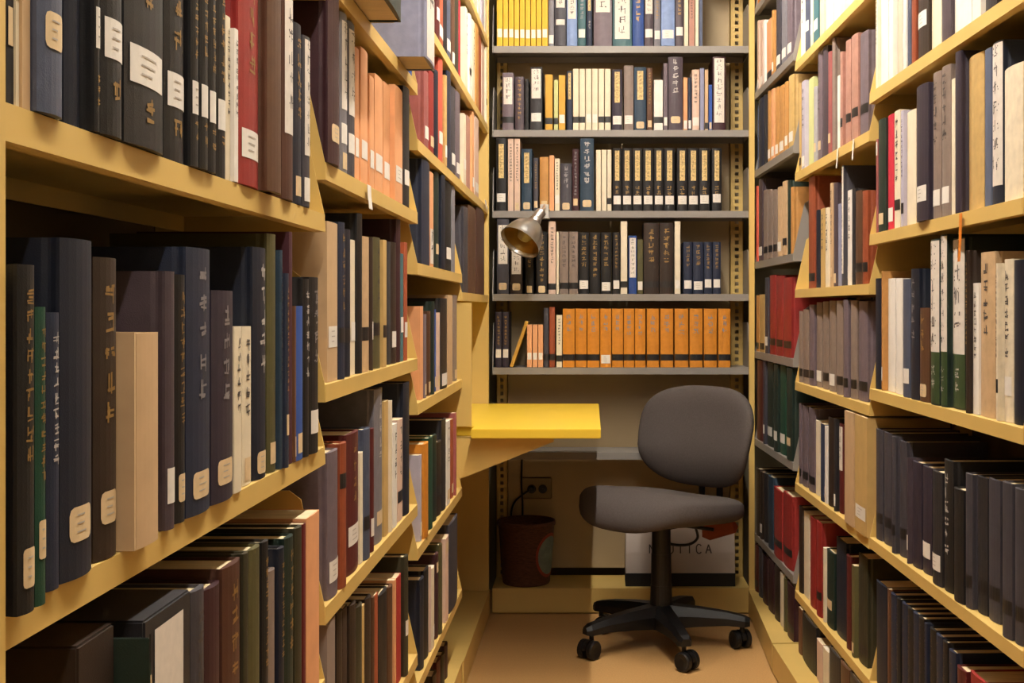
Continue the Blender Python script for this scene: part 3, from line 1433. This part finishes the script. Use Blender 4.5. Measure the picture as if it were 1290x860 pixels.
bag = empty('paper_bag', (.318, 4.43, .0912))
tag(bag, 'white paper shopping bag with a black base band standing behind the chair', 'bag')
bm = bmesh.new()
W2, D2, HB = .195, .05, .245
z = [.047, .15, HB]
secs = []
for zz, k in ((.001, 1), (.047, 1), (.12, .96), (.19, .80), (HB, .62)):
    wv = W2 * (1 - .02 * (1 - k))
    dv = D2 * k
    pinch = (1 - k) * .05
    secs.append([bm.verts.new(p) for p in ((-wv, -dv, zz), (-.06, -dv - .0006, zz), (.07, -dv + .0010, zz), (wv, -dv, zz), (wv - pinch, 0, zz), (wv, dv, zz), (-wv, dv, zz), (-wv + pinch, 0, zz))])
for a, c in zip(secs, secs[1:]):
    for i in range(8):
        bm.faces.new((a[i], a[(i + 1) % 8], c[(i + 1) % 8], c[i]))
bm.faces.new(secs[0][::-1])
link('bag_body', bm, M_BAG, bag)
bm = bmesh.new()
add_prism(bm, [(-W2 - .0012, -D2 - .0022), (W2 + .0012, -D2 - .0022), (W2 + .0012, D2 + .001), (-W2 - .0012, D2 + .001)], .0003, .047, lambda p, q, r: (p, q, r))
o = link('base_band', bm, M_BLK, bag)
o['label'] = 'black band round the foot of the bag'
for sy, nm in ((-1, 'handle'), (1, 'handle')):
    bm = bmesh.new()
    yy = sy * D2 * .60
    add_tube(bm, bez([(-.07, yy, HB - .012), (-.066, yy, HB + .02), (0, yy * 1.05, HB + .035), (.066, yy, HB + .02), (.07, yy, HB - .012)], 8), .003, 8)
    link(nm, bm, M_BLK, bag, smooth=True)
# the word printed across the bag
LET = {'N': [((0, 0), (0, 1)), ((0, 1), (.7, 0)), ((.7, 0), (.7, 1))], 'A': [((0, 0), (.4, 1)), ((.4, 1), (.8, 0)), ((.16, .38), (.64, .38))],
       'U': [((0, 1), (0, .2)), ((0, .2), (.2, 0)), ((.2, 0), (.5, 0)), ((.5, 0), (.7, .2)), ((.7, .2), (.7, 1))],
       'T': [((0, 1), (.8, 1)), ((.4, 1), (.4, 0))], 'I': [((.35, 0), (.35, 1))],
       'C': [((.7, .85), (.5, 1)), ((.5, 1), (.2, 1)), ((.2, 1), (0, .75)), ((0, .75), (0, .25)), ((0, .25), (.2, 0)), ((.2, 0), (.5, 0)), ((.5, 0), (.7, .15))]}
x = -.110
body = bag.children[0]
for ch in 'NAUTICA':
    bm = bmesh.new()
    for (p0, p1) in LET[ch]:
        s = .031
        a = Vector((x + p0[0] * s * .8, 0, .118 + p0[1] * s))
        c = Vector((x + p1[0] * s * .8, 0, .118 + p1[1] * s))
        dn = (c - a).normalized()
        nn = Vector((-dn.z, 0, dn.x)) * .0021
        def yf(v): return -D2 * (.96 + (.80 - .96) * (v.z - .12) / .07) - .0022
        vs = [a + nn, c + nn, c - nn, a - nn]
        bm.faces.new([bm.verts.new((v.x, yf(v), v.z)) for v in vs])
    link('printed_letter', bm, M_INKK, body)
    x += .0335

outlet = empty('electrical_outlet', (-.203, 4.5665, .415))
tag(outlet, 'brown electrical outlet plate on the back sheet beneath the yellow desk', 'outlet')
bm = bmesh.new()
add_box(bm, -.056, .056, -.006, .0, -.04, .04)
bevel(bm, .003, 2)
link('plate', bm, M_IVORY, outlet)
for s in (-.019, .022):
    bm = bmesh.new()
    add_lathe(bm, [(.001, .0), (.016, .0), (.0165, .004), (.001, .0055)], (s, -.006, -.002), (0, -1, 0), 24)
    link('socket', bm, M_PLA, outlet, smooth=False)
cord = empty('power_cord', (-.25, 4.53, .40))
tag(cord, 'black power cord looping from the outlet down behind the waste basket', 'cord')
def kl(p): return (p[0] + .25, p[1] - 4.53, p[2] - .40)
bm = bmesh.new()
add_tube(bm, bez([kl(p) for p in ((-.222, 4.548, .413), (-.245, 4.55, .400), (-.285, 4.557, .365), (-.298, 4.558, .32), (-.290, 4.558, .28), (-.272, 4.558, .265), (-.258, 4.558, .29),
                                  (-.256, 4.558, .36), (-.260, 4.557, .44), (-.256, 4.557, .56))], 8), .0035, 8)
link('cable', bm, M_PLA, cord, smooth=True)
bm = bmesh.new()
add_tube(bm, [kl((-.222, 4.553, .413)), kl((-.222, 4.535, .413))], [.0125, .009], 14)
link('plug', bm, M_PLA, cord)

# ------------------------------------------------------------------ small things on the shelves
def strap(name, pts, w, th, m, label, cat):
    """a hanging strip of ribbon or paper: pts run down it, w wide across the shelf direction (world y)"""
    bm = bmesh.new()
    o = pts[0]
    rows = []
    for p in pts:
        x, y, z = (p[i] - o[i] for i in range(3))
        rows.append([bm.verts.new(q) for q in ((x, y - w / 2, z), (x, y + w / 2, z), (x + th, y + w / 2, z), (x + th, y - w / 2, z))])
    for a, c in zip(rows, rows[1:]):
        for i in range(4):
            bm.faces.new((a[i], a[(i + 1) % 4], c[(i + 1) % 4], c[i]))
    bm.faces.new(rows[0]); bm.faces.new(rows[-1][::-1])
    ob = link(name, bm, m)
    ob.location = o
    return tag(ob, label, cat)

b = BAYS['R1']
q = b.w(b.ray(1210, -.004), -.004)
strap('bookmark', [(q.x, q.y, 1.248), (q.x - .001, q.y, 1.20), (q.x - .002, q.y + .004, 1.165)], .014, .0006, mat('orange ribbon', 'd87a14', .5),
      'orange ribbon bookmark hanging below a shelf of the near right bookcase', 'bookmark')
for bkk, xx, zz, ln, lab in (('R2', 1055, 1.484, .05, 'white paper slip hanging under the second shelf of the middle right bookcase, farther of two'),
                             ('R2', 1075, 1.484, .05, 'white paper slip hanging under the second shelf of the middle right bookcase, nearer of two')):
    b = BAYS[bkk]
    q = b.w(b.ray(xx, -.003), -.003)
    strap('hanging_slip', [(q.x, q.y, zz - .001), (q.x - .001, q.y, zz - ln * .5), (q.x - .003, q.y, zz - ln)], .012, .0005, M_LAB, lab, 'paper slip')
b = BAYS['L2']
q = b.w(b.ray(464, -.003), -.003)
strap('hanging_slip', [(q.x + .001, q.y, 1.284), (q.x + .002, q.y, 1.265), (q.x + .004, q.y, 1.245)], .03, .0005, M_LAB,
      'white paper slip hanging off the shelf under the peach paperbacks', 'paper slip')
b = BAYS['L4']
q = b.w(b.ray(611, -.003), -.003)
strap('hanging_slip', [(q.x + .001, q.y, 1.452), (q.x + .003, q.y, 1.438), (q.x + .006, q.y, 1.422)], .05, .0005, M_LAB,
      'white paper slip stuck over a yellow shelf edge above the clamp lamp', 'paper slip')

# ------------------------------------------------------------------ light
def fixture(y0, y1, label, power):
    f = empty('ceiling_light', (.10, (y0 + y1) / 2, 2.60))
    tag(f, label, 'light', 'strip lights along the aisle ceiling')
    L = (y1 - y0) / 2
    bm = bmesh.new()
    add_prism(bm, [(-.06, .148), (.06, .148), (.045, .05), (-.045, .05)], -L, L, lambda p, q, r: (p, r, q))
    link('housing', bm, mat('white lamp housing', 'dedad0', .5), f)
    m = bpy.data.materials.new('fluorescent tube')
    m.use_nodes = True
    nt = m.node_tree
    nt.nodes.clear()
    e = nt.nodes.new('ShaderNodeEmission')
    e.inputs['Color'].default_value = (1.0, .935, .84, 1)
    e.inputs['Strength'].default_value = TUBE * power
    o = nt.nodes.new('ShaderNodeOutputMaterial')
    nt.links.new(e.outputs[0], o.inputs['Surface'])
    bm = bmesh.new()
    add_tube(bm, [(0, -L + .03, .028), (0, L - .03, .028)], .016, 12)
    link('tube', bm, m, f)

TUBE = 190.0
for y0, y1, lb, pw in ((-1.35, -.15, 'white fluorescent strip light behind the camera', .35), (-.05, 1.15, 'white fluorescent strip light over the near bookcases', .8),
                   (1.25, 2.45, 'white fluorescent strip light over the middle bookcases', 1.0), (2.55, 3.75, 'white fluorescent strip light over the far end', 1.35)):
    fixture(y0, y1, lb, pw)

w = bpy.data.worlds.new('world')
bpy.context.scene.world = w
w.use_nodes = True
w.node_tree.nodes['Background'].inputs[0].default_value = (1, .85, .65, 1)
w.node_tree.nodes['Background'].inputs[1].default_value = .01

sc = bpy.context.scene
sc.cycles.diffuse_bounces = 2
sc.view_settings.view_transform = 'Standard'
sc.view_settings.look = 'None'
sc.view_settings.gamma = 1
sc.view_settings.use_curve_mapping = False
sc.view_settings.exposure = 0.32
